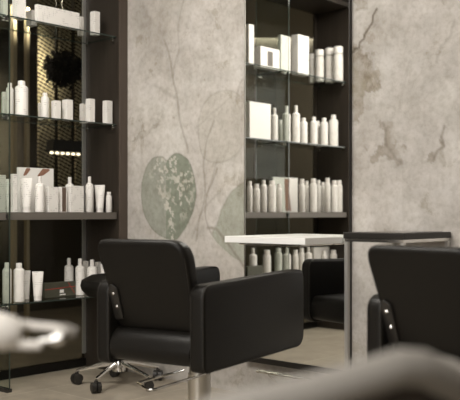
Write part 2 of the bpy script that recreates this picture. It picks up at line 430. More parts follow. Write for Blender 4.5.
    patch([(132, 142), (142, 131), (152, 124), (162, 114), (164, 117), (156, 128), (150, 131), (140, 140)], stain, .42)
    patch([(128, 10), (170, 0), (172, 30), (150, 50), (130, 40)], stain, .2, .15); patch([(128, 95), (140, 100), (138, 128), (128, 135)], stain, .2, .08)
    patch([(214, 188), (224, 183), (226, 198), (218, 206)], stain, .22, .03)
    crack = [(350, 54), (354, 52), (355, 49), (359, 47), (360, 42), (364, 39), (365, 34), (369, 29), (373, 22), (373, 15), (377, 8)]
    paint(np.clip(1.5*(1-dist(crack)/.009), 0, 1), (.15, .13, .105), .9)
    for ln, a in (([(383, 122), (386, 132), (385, 144), (396, 160), (402, 163)], .4), ([(434, 158), (438, 150), (444, 146), (441, 136), (444, 126)], .6),
                  ([(455, 20), (450, 36), (440, 48), (436, 62)], .3), ([(378, 82), (373, 70), (371, 62)], .3), ([(410, 60), (404, 84), (398, 112)], .15)):
        paint(np.clip(1.4*(1-dist(ln)/.011), 0, 1), (.2, .175, .145), a)
    co = np.stack([np.full(V.shape, UB), V, Z], -1).reshape(-1, 3)
    idx = np.arange(nv*nz).reshape(nv, nz)
    q = np.stack([idx[:-1, :-1], idx[:-1, 1:], idx[1:, 1:], idx[1:, :-1]], -1).reshape(-1, 4)
    me = bpy.data.meshes.new('wall_right')
    # thickness behind the papered face
    bx = np.array([(UB+.12, v, z) for v in (-3, VA+.4) for z in (0, 3.1)])
    n0 = len(co); co = np.vstack([co, bx])
    c00, c01, c10, c11 = idx[0, 0], idx[0, -1], idx[-1, 0], idx[-1, -1]
    extra = [(n0, n0+1, n0+3, n0+2), (int(c00), n0, n0+1, int(c01)), (int(c10), int(c11), n0+3, n0+2)]
    nq = len(q)+len(extra); allq = np.vstack([q, np.array(extra)])
    me.vertices.add(len(co)); me.vertices.foreach_set('co', co.astype(np.float32).ravel())
    me.loops.add(nq*4); me.loops.foreach_set('vertex_index', allq.astype(np.int32).ravel())
    me.polygons.add(nq); me.polygons.foreach_set('loop_start', np.arange(0, nq*4, 4, dtype=np.int32))
    me.update(calc_edges=True)
    at = me.color_attributes.new('pattern', 'FLOAT_COLOR', 'POINT')
    c4 = np.ones((len(co), 4), np.float32)*.5; c4[:nv*nz, :3] = np.clip(col, 0, 1).reshape(-1, 3); c4[:, 3] = 1
    at.data.foreach_set('color', c4.ravel())
    me.materials.append(M['paper'])
    o = bpy.data.objects.new('wall_right', me); C.objects.link(o); tag(o, kind='structure')
paper_wall()

# ------------------------------------------------------------ built-in shelving
unit = tag(empty('shelving_unit', (2.37, VA, 0)), 'tall built-in dark wood shelving with glass shelves and smoked glass back beside the papered wall', 'shelving')
UO = Vector((2.37, VA, 0))
def up(name, m, x0, x1, y0, y1, z0, z1, bevel=None, par=None):
    return part_box(name, m, par or unit, x0-UO.x, x1-UO.x, y0-UO.y, y1-UO.y, z0, z1, bevel=bevel)
up('side_panel', M['dark_wood'], 3.633, 3.698, VA+.012, VA+.40, 0, 2.9)
up('front_edging', M['edge_wood'], 3.633, 3.698, VA, VA+.012, 0, 2.9)
up('side_panel', M['dark_wood'], 1.015, 1.08, VA+.012, VA+.40, 0, 2.9)
up('front_edging', M['edge_wood'], 1.015, 1.08, VA, VA+.012, 0, 2.9)
up('top_panel', M['dark_wood'], 1.08, 3.633, VA, VA+.40, 2.86, 2.9)
up('plinth', M['leather'], 1.08, 3.633, VBACK-.01, VBACK+.03, 0, .055)
up('back_glass', M['glass_smoke'], 1.08, 3.628, VBACK, VBACK+.006, .056, 2.858)
up('back_profile', M['satin'], 3.606, 3.632, VBACK-.012, VBACK-.001, .09, 2.858)
up('back_profile', M['dark_wood'], 1.081, 1.12, VBACK-.012, VBACK-.001, .09, 2.858)
def glass_slab(name, x0, x1, y0, y1, z0, z1, axis, gm):
    bm = bmesh.new(); fs = box(bm, x0-UO.x, x1-UO.x, y0-UO.y, y1-UO.y, z0, z1)
    bm.normal_update()
    for f in fs: f.material_index = 0 if abs(f.normal[axis]) > .9 else 1
    return link(name, bm, [gm, M['glass_edge']], unit, smooth=False)
for bi in range(3):
    a, b = BAY[bi], BAY[bi+1]
    for li, z in enumerate(ZS):
        if li == 2:
            up('wooden_shelf', M['grey_wood'], a+.006, b-.006, VA+.025, VBACK-.014, z-.045, z, bevel=.002)
        else:
            glass_slab('glass_shelf', a+.008, b-.008, VA+.03, VBACK-.014, z-.008, z, 2, M['glass_clear'])
            for (uu, s) in ((a, 1), (b, -1)):
                for vv in (VA+.055, VBACK-.045):
                    bm = bmesh.new(); x = uu-UO.x+s*.008
                    tube(bm, [(uu-UO.x+s*.0045, vv-UO.y, z-.022), (x+s*.014, vv-UO.y, z-.022)], .011, 10)
                    lathe(bm, [(.004, 0), (.004, .0045)], 8, (x+s*.008, vv-UO.y, z-.0128))
                    link('shelf_pin', bm, M['chrome'], unit)
for uu in BAY[1:3]:
    glass_slab('glass_divider', uu-.004, uu+.004, VA+.004, VBACK-.014, .022, 2.86, 0, M['glass_div'])
    up('foot_clamp', M['black_plastic'], uu-.016, uu+.016, VA+.004, VA+.15, 0, .021)
    for z in ZS:
        up('divider_clamp', M['black_plastic'], uu-.012, uu-.0045, VA+.012, VA+.04, z-.035, z-.012, bevel=.002)

# ------------------------------------------------------------ products
def bottle_bm(r, h, neck=.45, shoulder=.82):
    bm = bmesh.new(); hb = h*shoulder
    lathe(bm, [(r*.9, 0), (r, .004), (r, hb-.018), (r*.94, hb-.008), (r*.7, hb-.001), (r*neck, hb+.002)], 20); return bm
def cap_bm(r, z0, z1, top=.9):
    bm = bmesh.new(); lathe(bm, [(r, z0), (r, z1-.004), (r*top, z1)], 16); return bm
def bottle(loc, r, h, kind, name='shampoo_bottle'):
    o = empty(name, loc, random.uniform(-.4, .4))
    if kind == 'spray':
        link('body', bottle_bm(r, h, .45, .80), M['white'], o)
        link('spray_nozzle', cap_bm(r*.42, h*.803, h, .7), M['cap'], o)
    elif kind == 'jar':
        link('body', bottle_bm(r, h, .8, .8), M['offwhite'], o)
        link('lid', cap_bm(r*.98, h*.806, h, .95), M['cap'], o)
    elif kind == 'slim':
        link('body', bottle_bm(r, h, .8, .86), M['white'], o)
        link('cap', cap_bm(r*.72, h*.863, h, .93), M['cap'], o)
    else:
        link('body', bottle_bm(r, h, .5, .86), M['white'], o)
        link('cap', cap_bm(r*.56, h*.863, h), M['cap'], o)
    return o
def tube_pack(loc, wd, h, yaw, name='cream_tube'):
    o = empty(name, loc, yaw)
    bm = bmesh.new(); rings = []; n = 20; r0 = wd*.36
    for t in (0, .1, .25, .45, .65, .85, .96, 1):
        rx = r0+(wd/2-r0)*t; ry = r0*(1-t)+.0015
        rings.append([bm.verts.new((rx*math.cos(2*PI*i/n), ry*math.sin(2*PI*i/n), .14*h+(h*.86)*t)) for i in range(n)])
    for a, b in zip(rings, rings[1:]):
        for i in range(n): bm.faces.new((a[i], a[(i+1) % n], b[(i+1) % n], b[i]))
    bm.faces.new(rings[0][::-1]); bm.faces.new(rings[-1])
    link('body', bm, M['white'], o)
    link('cap', cap_bm(r0*.93, 0, h*.138, 1), M['cap'], o)
    return o
def carton(loc, w_, t_, h, m='white', yaw=0, name='carton'):
    bm = bmesh.new(); box(bm, -w_/2, w_/2, -t_/2, t_/2, 0, h)
    o = link(name, bm, M[m], None, bevel=.0015, smooth=False); o.location = loc; o.rotation_euler.z = yaw
    return o
YAW_CAM = math.atan2(FW[1], FW[0]) - PI/2
PL = []
def place(kind, x0, x1, yt, level, vf, label, group, t=None, virt=False, m='white', cat=None, name=None, yaw=0):
    """stand a product on a shelf; vf is the distance of its front row line"""
    zs = ZS[level]+.0005; xm = (x0+x1)/2; v = vf
    for _ in range(3):
        u = u_at(xm, v); r, d = rd(u, v); p = r/d
        a = F*(RT[0]-FW[0]*p)/d; b = F*(-RT[1]+FW[1]*p)/d
        pw = x1-x0
        if kind == 'box':
            if t is None: w_ = pw/(a+b); tt = w_
            else: tt = t; w_ = max(.01, (pw-b*t)/a)
        else: w_ = pw*d/F; tt = w_
        v = vf+tt/2
    h = H-(yt-212)*d/F - zs
    uu = 2*UM-u if virt else u
    for q in BAY:      # keep clear of dividers and side panels
        gap = w_/2+.008
        if abs(uu-q) < gap:
            side = 1 if (uu >= q or q == BAY[0]) else -1
            if q == BAY[-1]: side = -1
            uu = q+side*gap
    if kind == 'box':
        o = carton((uu, v, zs), w_, tt, h, m, yaw, name or 'carton'); c = cat or 'box'
    elif kind == 'tube':
        o = tube_pack((uu, v, zs), w_*1.0, h, (-.2 if not virt else .4)-PI/5*(0 if virt else 1), name or 'cream_tube'); c = cat or 'tube'
    else:
        o = bottle((uu, v, zs), w_/2, h, kind, name or ('jar' if kind == 'jar' else 'shampoo_bottle')); c = cat or ('jar' if kind == 'jar' else 'bottle')
    tag(o, label, c, group); PL.append((o.name, level, uu, v, w_/2, tt/2))
    return o, uu, v, w_, tt, h
F1 = VA+.055
G1 = 'products on the top glass shelf'; G2 = 'products on the second glass shelf'
G3 = 'products on the wooden shelf'; G4 = 'products on the bottom glass shelf'
# top shelf
place('box', 0, 8, -26, 0, F1+.06, 'pale carton behind the glass divider at far left of the top shelf', G1)
place('box', 12, 26, -14, 0, F1, 'tall white carton on top shelf just right of the glass divider', G1, t=.05)
place('box', 26, 37, 11, 0, F1+.1, 'low white carton wedged behind the long box on the top shelf', G1, t=.06, m='offwhite')
place('box', 35, 80, 9, 0, F1, 'long low white carton lying on the top glass shelf', G1, t=.028)
place('box', 77.5, 84, 17, 0, F1+.12, 'small pale carton behind right end of the long box, top shelf', G1, m='offwhite')
place('box', 90, 100, 12, 0, F1+.03, 'upright white carton alone at the right end of the top shelf', G1)
# second shelf
place('box', 1.5, 6.5, 92, 1, F1+.1, 'short white carton behind the glass divider, second shelf', G2)
place('bottle', 6, 13.5, 83, 1, F1+.02, 'white capped bottle seen through the divider edge on the second shelf', G2)
place('bottle', 15, 28, 81, 1, F1, 'largest white capped bottle on the second shelf', G2)
place('box', 38, 43, 103, 1, F1+.12, 'slim carton behind the narrow bottle on the second shelf', G2, m='offwhite')
place('bottle', 41, 49, 93, 1, F1+.02, 'narrow white capped bottle left of the short cartons, second shelf', G2)
place('box', 51, 61, 101, 1, F1+.02, 'square white carton between narrow bottle and wider carton, second shelf', G2)
place('box', 62, 73, 100, 1, F1+.02, 'widest short white carton in the middle of the second shelf', G2)
place('box', 79.5, 87, 104, 1, F1+.09, 'shorter white carton standing behind a taller one, second shelf', G2, m='offwhite')
place('box', 85.5, 95, 99, 1, F1+.03, 'taller white carton beside the steel profile on the second shelf', G2)
place('box', 102.5, 112.5, 101, 1, F1+.005, 'white carton alone at the right end of the second shelf', G2)
# wooden shelf
place('box', -4, 6, 175, 2, F1+.17, 'white carton behind the divider edge on the wooden shelf', G3, t=.04)
place('tube', 5.5, 10.5, 179, 2, F1+.09, 'thin white tube behind the divider edge on the wooden shelf', G3)
place('box', 10.5, 17.5, 174, 2, F1+.0, 'narrow tall white carton right of the divider on wooden shelf', G3)
o, uu, vv, w_, tt, h = place('box', 17, 54, 168, 2, F1+.13, 'large white display card printed with brown fingers, wooden shelf', G3, t=.02, m='cream', cat='display card', name='display_card')
for (a, b, z0, z1) in ((-.10, -.045, .045, .0), (.0, .10, .05, .005)):
    bm = bmesh.new()
    pts = rounded([(a, h-.055), (a+(b-a)*.5, h-.045), (b, h-.012), (b-.005, h-.003), (a+(b-a)*.45, h-.004)], [.006, .01, .004, .003, .012])
    prism(bm, pts, lambda x, z: (x, -tt/2-.0012, z), lambda x, z: (x, -tt/2-.0002, z))
    link('printed_picture', bm, M['skin_print'], o)
place('tube', 20, 32.5, 178, 2, F1+.01, 'wide white cream tube in front of the display card', G3)
place('spray', 35, 44.5, 176.5, 2, F1+.01, 'white spray bottle standing in front of the display card', G3, name='spray_bottle')
place('box', 44.5, 58.5, 187, 2, F1+.03, 'plain white carton left of the brown striped carton', G3, t=.04)
o, uu, vv, w_, tt, h = place('box', 58, 67, 187, 2, F1+.03, 'white carton with a dark brown printed strip, wooden shelf', G3, t=.04)
bm = bmesh.new(); box(bm, -w_/2+.001, w_/2-.008, -tt/2-.0012, -tt/2-.0002, .004, h-.003); link('printed_strip', bm, M['brown_print'], o, smooth=False)
place('box', 67, 84, 186, 2, F1+.02, 'wide white carton in front of the hidden spray bottle, wooden shelf', G3, t=.04)
place('spray', 65.5, 74, 177, 2, F1+.12, 'spray bottle whose nozzle shows above the wide carton', G3, name='spray_bottle')
place('spray', 85.5, 93.5, 176.5, 2, F1+.02, 'white spray bottle beside the tube near the right end, wooden shelf', G3, name='spray_bottle')
place('tube', 94.5, 105, 185, 2, F1+.015, 'white cream tube second from the right end, wooden shelf', G3)
place('slim', 106, 112, 192, 2, F1+.0, 'smallest white bottle at right end of the wooden shelf', G3)
# bottom glass shelf
place('bottle', 2.5, 11.5, 262.5, 3, F1+.01, 'white bottle seen through the divider on the bottom shelf', G4)
place('bottle', 13.5, 24.5, 263, 3, F1+.01, 'large white capped bottle just right of divider, bottom shelf', G4)
place('tube', 22.5, 30.5, 270.5, 3, F1+.12, 'white tube half hidden behind the large bottle, bottom shelf', G4)
place('tube', 32, 43.5, 271.5, 3, F1, 'white cream tube alone left of the dark red-lined box', G4)
o, uu, vv, w_, tt, h = place('box', 42, 76, 282, 3, F1+.10, 'dark olive box with red lines lying on the bottom shelf', G4, t=.03, m='olive_box', yaw=0)
for q in (((-.13, h*.55), (.06, h*.62)), ((.06, h*.95), (.11, h*.2)), ((.02, h*.62), (.13, h*.64))):
    bm = bmesh.new(); (x0, z0), (x1, z1) = q
    x0 = max(-w_/2+.003, x0); x1 = min(w_/2-.003, x1); nx, nz = -(z1-z0), (x1-x0); L = math.hypot(nx, nz); nx *= .0018/L; nz *= .0018/L
    pts = [(x0+nx, z0+nz), (x0-nx, z0-nz), (x1-nx, z1-nz), (x1+nx, z1+nz)]
    prism(bm, pts, lambda x, z: (x, -tt/2-.0012, z), lambda x, z: (x, -tt/2-.0002, z)); link('red_line', bm, M['red'], o, smooth=False)
bm = bmesh.new(); box(bm, -.005, .025, -tt/2-.0012, -tt/2-.0002, .025, .045); box(bm, -.005, .04, -tt/2-.0012, -tt/2-.0002, .010, .017)
link('white_emblem', bm, M['cream'], o, smooth=False)
place('spray', 64.5, 73.5, 258, 3, F1+.19, 'spray bottle standing behind the dark box, bottom shelf', G4, name='spray_bottle')
place('spray', 75.5, 84.5, 258.5, 3, F1+.07, 'spray bottle right of the dark box, bottom shelf', G4, name='spray_bottle')
place('box', 83, 88.5, 261, 3, F1+.17, 'slim pale carton behind the spray bottles, bottom shelf', G4, m='offwhite')
place('spray', 87, 97, 259.5, 3, F1+.05, 'spray bottle above the stool seat, bottom shelf', G4, name='spray_bottle')
place('box', 95, 101, 262, 3, F1+.13, 'pale carton right of the last spray bottle, bottom shelf', G4, m='offwhite')
place('tube', 100.5, 107.5, 264, 3, F1+.04, 'white tube just left of the black chair back, bottom shelf', G4)

# products of the other two bays, seen in the styling mirror
MG = lambda s: 'products reflected in the styling mirror, ' + s
def mir(kind, x0, x1, yt, lv, dv, label, **k):
    g = MG(('top shelf', 'second shelf', 'wooden shelf', 'bottom shelf')[lv])
    return place(kind, x0, x1, yt, lv, F1+dv, label, g, virt=True, **k)
mir('box', 243, 254, 25, 0, 0, 'tall white carton at left edge of mirror, top shelf reflection')
o, uu, vv, w_, tt, h = mir('box', 254, 280, 48.5, 0, .03, 'low white carton with a grey picture, top shelf in mirror', t=.07)
bm = bmesh.new(); box(bm, -.03, .035, -tt/2-.0012, -tt/2-.0002, .02, h-.03); link('printed_picture', bm, M['grey_wood'], o, smooth=False)
mir('box', 278, 290.5, 36, 0, .05, 'large white carton left of the seam, top shelf in mirror', t=.03)
mir('box', 291.5, 309, 36, 0, .02, 'largest white carton in the mirror, on top shelf', t=.07)
mir('jar', 309, 315, 54, 0, .205, 'smallest jar beside the large carton, top shelf in mirror')
mir('jar', 315, 324, 50, 0, .11, 'second jar from the large carton, top shelf in mirror')
mir('jar', 325, 334, 48.5, 0, .085, 'third jar from the large carton, top shelf in mirror')
mir('jar', 333.5, 343, 47, 0, -.03, 'tallest jar at right end, top shelf in mirror')
mir('box', 245, 271, 103, 1, .0, 'big plain white carton at left edge of mirror, second shelf', t=.05, m='cream')
mir('spray', 271, 278, 108, 1, .02, 'spray bottle touching the big plain carton in mirror', name='spray_bottle')
mir('slim', 278, 283, 120, 1, .14, 'short bottle hidden between spray bottles in mirror, second shelf')
mir('spray', 282.5, 290.5, 106, 1, .02, 'spray bottle left of the shelf seam in mirror, second shelf', name='spray_bottle')
mir('spray', 292, 300, 105.5, 1, .0, 'spray bottle right of the shelf seam in mirror, second shelf', name='spray_bottle')
mir('bottle', 299.5, 307.5, 118, 1, .03, 'short bottle beside the spray bottles in mirror, second shelf')
mir('bottle', 310, 317.5, 117, 1, .04, 'third bottle from the right in mirror, second shelf')
mir('bottle', 315, 321, 121, 1, .13, 'bottle half hidden behind its neighbours in mirror, second shelf')
mir('bottle', 320, 328, 118, 1, .04, 'second bottle from the right in mirror, second shelf')
mir('bottle', 329, 338, 115, 1, .0, 'rightmost bottle in mirror, second shelf')
mir('slim', 247, 252.5, 181, 2, 0, 'leftmost bottle in mirror, wooden shelf')
mir('slim', 253, 260, 184, 2, 0, 'second bottle from the left in mirror, wooden shelf')
mir('bottle', 260.5, 267, 180, 2, .02, 'round-topped third bottle from left in mirror, wooden shelf')
mir('slim', 268, 276, 180.5, 2, 0, 'fourth bottle from left in mirror, wooden shelf')
mir('slim', 277, 283, 184, 2, 0, 'shorter bottle beside the portrait card in mirror')
o, uu, vv, w_, tt, h = mir('box', 272, 298, 177.5, 2, .14, 'white card with a brown portrait strip in mirror, wooden shelf', t=.012, m='cream', cat='display card', name='display_card')
bm = bmesh.new(); pts = rounded([(-.055, .01), (.02, .01), (.03, h*.6), (.035, h-.01), (-.035, h-.01), (-.03, h*.6)], [.01]*6)
prism(bm, pts, lambda x, z: (x-.02, -tt/2-.0012, z), lambda x, z: (x-.02, -tt/2-.0002, z)); link('printed_picture', bm, M['skin_print'], o)
for i, (a, b, y) in enumerate(((299, 305, 179), (304, 309, 181), (310, 317, 178.5), (316, 321, 180), (320.5, 325, 182), (324.5, 330.5, 178), (331, 337.5, 180.5), (339, 346, 180.5))):
    nth = ['just right of the divider', 'half hidden beside the first', 'third right of the divider', 'fourth right of the divider', 'short and half hidden, fourth from right end', 'tallest, third from right end', 'second from right end', 'last at the right end'][i]
    mir('slim', a, b, y, 2, .08*(i in (1, 3, 4)), 'slim white bottle in mirror on wooden shelf, '+nth)
for i, (a, b, y) in enumerate(((249, 257, 248), (263, 271, 250), (274, 281.5, 248), (283, 291, 248), (292.5, 298.5, 250), (298.5, 304.5, 248), (305, 312, 247), (321, 327, 251), (331, 338, 250), (340, 346, 250))):
    nth = ['first', 'second', 'third', 'fourth', 'fifth', 'sixth', 'seventh', 'eighth', 'ninth', 'tenth'][i]
    mir(('spray', 'slim', 'slim')[i % 3], a, b, y, 3, .06, nth+' white bottle from left below the white worktop in mirror')
mir('box', 243, 263, 266, 3, .0, 'dark carton on bottom shelf at left edge of mirror', t=.05, m='olive_box')
mir('box', 313, 331, 247, 3, .16, 'pale carton behind bottles below the white worktop in mirror', t=.03, m='cream')

# ------------------------------------------------------------ styling mirror, worktop, console, footrest
v0, v1 = 2.496, 3.219
mo = tag(empty('styling_mirror', (UB, (v0+v1)/2, .2)), 'tall frameless styling mirror with dark edge on the papered wall', 'mirror')
vm = (v0+v1)/2
part_box('mirror_glass', M['mirror'], mo, -.021, -.014, v0-vm+.004, v1-vm-.004, .026, 2.4)
part_box('backing', M['black_plastic'], mo, -.0138, -.001, v0-vm, v1-vm, 0, 2.41)
part_box('bottom_strip', M['dark_frame'], mo, -.026, -.014, v0-vm, v1-vm, -.005, .025)  # dark strip along the mirror's lower edge
part_box('edge_strip', M['dark_frame'], mo, -.024, -.014, v0-vm-.002, v0-vm+.004, .026, 2.4)
part_box('edge_strip', M['brushed'], mo, -.024, -.014, v1-vm-.004, v1-vm+.002, .026, 2.4)

wt = tag(empty('styling_worktop', (3.35, 2.80, 0)), 'white lacquered worktop projecting below the styling mirror', 'worktop')
part_box('tabletop', M['white_top'], wt, 0, .322, -.265, .275, .887, .922, bevel=.003)
bm = bmesh.new()
for yy in (-.2, .2): tube(bm, [(.04, yy, .881), (.322, yy, .881)], .005, 8)
tube(bm, [(.04, -.2, .881), (.04, .2, .881)], .005, 8)
link('support_frame', bm, M['chrome'], wt)

ct = tag(empty('console_table', (3.261, 1.929, 0)), 'narrow dark-topped console with slim chrome legs against the papered wall', 'table')
part_box('tabletop', M['dark_frame'], ct, 0, .43, 0, .32, .928, .956, bevel=.003)
part_box('top_inlay', M['dark_gloss'], ct, .03, .40, .03, .29, .9562, .958)
part_box('chrome_rim', M['chrome'], ct, .005, .425, .005, .315, .914, .9275)
for x in (.015, .415):
    for y in (.012, .308):
        part_box('leg', M['satin'], ct, x-.009, x+.009, y-.009, y+.009, 0, .914)

fr = tag(empty('footrest_bar', (UB, 2.79, 0)), 'chrome footrest bar fixed low on the wall under the mirror', 'footrest')
bm = bmesh.new(); tube(bm, [(-.08, -.28, .162), (-.08, .285, .162)], .009, 12); link('bar', bm, M['chrome'], fr)
for y in (-.2, .2):
    bm = bmesh.new(); tube(bm, [(-.08, y, .153), (-.04, y, .12), (-.002, y, .09)], .006, 8); link('bracket', bm, M['chrome'], fr)

# ------------------------------------------------------------ salon chairs
def salon_chair(loc, yaw, label):
    t = tag(empty('salon_chair', loc, yaw), label, 'chair', 'black leather salon chairs')
    sh = math.tan(math.radians(19))
    rear = lambda z: -.535-(z-.93)*sh
    for s in (1, -1):
        bo = 0 if s > 0 else .078
        poly = rounded([(-.468, .388), (.457, .388), (.457, .768), (-.468, .750)], [.035, .075, .055, .06], 8)
        bm = bmesh.new(); ya, yb = (.210, .28)
        prism(bm, poly, lambda x, z: (x, s*ya, z), lambda x, z: (x, s*yb, z))
        a = link('armrest', bm, M['leather'], t, bevel=.016, seg=4, ang=60)
        for yy in (ya+.005, yb-.005):
            bm = bmesh.new(); cx, cz = 0, .565
            pl = [(cx+(x-cx)*.994, s*yy, cz+(z-cz)*.985) for x, z in poly]; pl.append(pl[0])
            tube(bm, pl, .0022, 6); link('piping', bm, M['piping'], a)
        # plate joining arm and back, screwed to the rear of the back
        bm = bmesh.new()
        pp = rounded([(.165, .585), (.213, .575), (.213, .70), (.20, .745), (.165, .72)], [.015]*5)
        prism(bm, pp, lambda y, z: (rear(z)-.010+bo, s*y, z), lambda y, z: (rear(z)+.004+bo, s*y, z)); br = link('back_bracket', bm, M['black_plastic'], t, bevel=.003)
        for (y, z) in ((.188, .697), (.184, .640)):
            bm = bmesh.new(); lathe(bm, [(.0065, 0), (.0065, .002), (.003, .0045)], 12)
            bmesh.ops.rotate(bm, verts=bm.verts, matrix=Matrix.Rotation(-PI/2, 3, 'Y'))
            bmesh.ops.translate(bm, verts=bm.verts, vec=(rear(z)-.010+bo, s*y, z)); link('screw', bm, M['chrome'], br)
    # backrest: tapered rounded cushion leaning back
    poly = rounded([(-.198, .53), (.215, .53), (.245, .935), (-.226, .935)], [.045, .045, .06, .085], 8)
    f = lambda dx: (lambda y, z: (rear(z)+dx, y, z))
    bm = bmesh.new(); prism(bm, poly, f(0), f(.084))
    b = link('backrest', bm, M['leather'], t, bevel=.026, seg=5, ang=60)
    bm = bmesh.new(); cz = .73
    pl = [f(.007)(.011+(y-.011)*.955, cz+(z-cz)*.945) for y, z in poly]; pl.append(pl[0]); tube(bm, pl, .0018, 6); link('piping', bm, M['piping'], b)
    # seat cushion
    poly = rounded([(-.47, .405), (.44, .405), (.45, .55), (-.46, .55)], [.06, .05, .06, .10], 10)
    bm = bmesh.new(); prism(bm, poly, lambda x, z: (x, -.208, z), lambda x, z: (x, .208, z)); link('seat', bm, M['leather'], t, bevel=.034, seg=4, ang=60)
    part_box('swivel_plate', M['brushed'], t, -.17, .11, -.11, .11, .375, .405, bevel=.006)
    bm = bmesh.new(); lathe(bm, [(.056, .05), (.053, .3), (.047, .3), (.045, .375)], 24, (-.04, .02, 0)); link('column', bm, M['brushed'], t)
    bm = bmesh.new(); lathe(bm, [(.28, 0), (.28, .006), (.26, .018), (.10, .03), (.06, .05)], 40, (-.04, .02, 0)); link('base', bm, M['chrome'], t)
    # foot pump lever: a bent chrome bar reaching out behind the column
    bm = bmesh.new()
    U = [(-.02, -.02), (-.48, -.02), (-.375, .125), (-.02, .125)]
    tube(bm, [(x, y, .30) for x, y in rounded(U, [0, .025, .025, 0], 5)], .006, 10)
    link('pump_lever', bm, M['chrome'], t)
    return t
yaw1 = math.radians(11.1); p = Vector((-.105*RT[0]+3.986*FW[0], -.105*RT[1]+3.986*FW[1], 0))
salon_chair(p, yaw1, 'black leather salon chair facing the mirror, in the middle of the photo')
# second chair, turned a little further to the right, cut by the frame
th = math.radians(42.17-50.0)
c3 = sight(368, 297, 3.09)
lx = (-.457, .28)
cx = c3.x - (lx[0]*math.cos(th) - lx[1]*math.sin(th)); cy = c3.y - (lx[0]*math.sin(th) + lx[1]*math.cos(th))
salon_chair((cx, cy, 0), th, 'black leather salon chair at the right edge in front of the console')

# ------------------------------------------------------------ stylist stool
st = tag(empty('stylist_stool', (3.374, 3.975-.01, 0)), 'round black stylist stool on a chrome five-star base with casters', 'stool')
bm = bmesh.new(); lathe(bm, [(.10, .535), (.19, .545), (.225, .58), (.233, .61), (.225, .64), (.17, .668), (.08, .678), (.0, .679)][:-1], 40)
link('seat', bm, M['leather'], st)
bm = bmesh.new(); lathe(bm, [(.032, .10), (.032, .30), (.02, .30), (.02, .545)], 20); link('gas_column', bm, M['chrome'], st)
bm = bmesh.new(); lathe(bm, [(.04, .085), (.042, .16), (.032, .175)], 20); link('hub', bm, M['chrome'], st)
base_rot = math.atan2(FW[1], FW[0]) - PI/2
for k in range(5):
    a = math.radians(247-72*k)+base_rot
    ca, sa = math.cos(a), math.sin(a)
    bm = bmesh.new()
    tube(bm, [(.03*ca, .03*sa, .135), (.12*ca, .12*sa, .118), (.262*ca, .262*sa, .082)], [.016, .014, .010], 8)
    lg = link('leg', bm, M['chrome'], st)
    bm = bmesh.new(); cx_, cy_ = .262*ca, .262*sa
    sw = a+.9
    dx, dy = math.cos(sw), math.sin(sw)
    for s in (-1, 1):
        p0 = (cx_-dy*s*.006, cy_+dx*s*.006, .027); p1 = (cx_-dy*s*.024, cy_+dx*s*.024, .027)
        tube(bm, [p0, p1], .0265, 18)
        q0 = (cx_-dy*s*.004, cy_+dx*s*.004, .036); q1 = (cx_-dy*s*.027, cy_+dx*s*.027, .036)
        tube(bm, [q0, q1], .0285, 18)
    tube(bm, [(cx_, cy_, .03), (cx_, cy_, .072)], .012, 10)
    link('caster', bm, M['black_plastic'], st)

# ------------------------------------------------------------ foreground, out of focus
# grey tub chair close to the camera
p = sight(412, 345, 1.1)
tc_ = tag(empty('tub_chair', (p.x, p.y, 0), YAW_CAM), 'blurred grey tub chair close by in the bottom right corner', 'chair')
ang = [math.radians(205-230*i/30) for i in range(31)]
ctr = (-.17, .20)
rim = []
for a in ang:
    x = ctr[0]+.30*math.cos(a); y = ctr[1]-.24*math.sin(a)
    z = .854+.23*min(x, 0)-.55*max(x, 0)-1.1*max(-x-.27, 0)
    rim.append((x, y, z))
bm = bmesh.new(); tube(bm, rim, [.018]+[.025]*29+[.018], 14); link('rim_cushion', bm, M['grey_fabric'], tc_)
bm = bmesh.new()
top = [bm.verts.new((x, y, z-.02)) for x, y, z in rim]; bot = [bm.verts.new((ctr[0]+(x-ctr[0])*.85, ctr[1]+(y-ctr[1])*.85, .38)) for x, y, z in rim]
top2 = [bm.verts.new((ctr[0]+(x-ctr[0])*.86, ctr[1]+(y-ctr[1])*.86, z-.02)) for x, y, z in rim]; bot2 = [bm.verts.new((ctr[0]+(x-ctr[0])*.72, ctr[1]+(y-ctr[1])*.72, .38)) for x, y, z in rim]
for i in range(len(rim)-1):
    bm.faces.new((top[i], top[i+1], bot[i+1], bot[i])); bm.faces.new((top2[i], bot2[i], bot2[i+1], top2[i+1]))
    bm.faces.new((bot[i], bot[i+1], bot2[i+1], bot2[i])); bm.faces.new((top[i], top2[i], top2[i+1], top[i+1]))
bm.faces.new((top[0], bot[0], bot2[0], top2[0])); bm.faces.new((top[-1], top2[-1], bot2[-1], bot[-1]))
link('shell', bm, M['shaded_fabric'], tc_)  # darker than the rim: shade below it is put into the colour
bm = bmesh.new(); lathe(bm, [(.18, .38), (.20, .40), (.205, .44), (.19, .46)], 30, (ctr[0], ctr[1]+.01, 0)); link('seat', bm, M['grey_fabric'], tc_)
for sx in (-.14, .14):
    for sy in (-.12, .14):
        bm = bmesh.new(); tube(bm, [(ctr[0]+sx, ctr[1]+sy, .385), (ctr[0]+sx*1.25, ctr[1]+sy*1.25, 0)], [.014, .009], 10); link('leg', bm, M['black_plastic'], tc_)

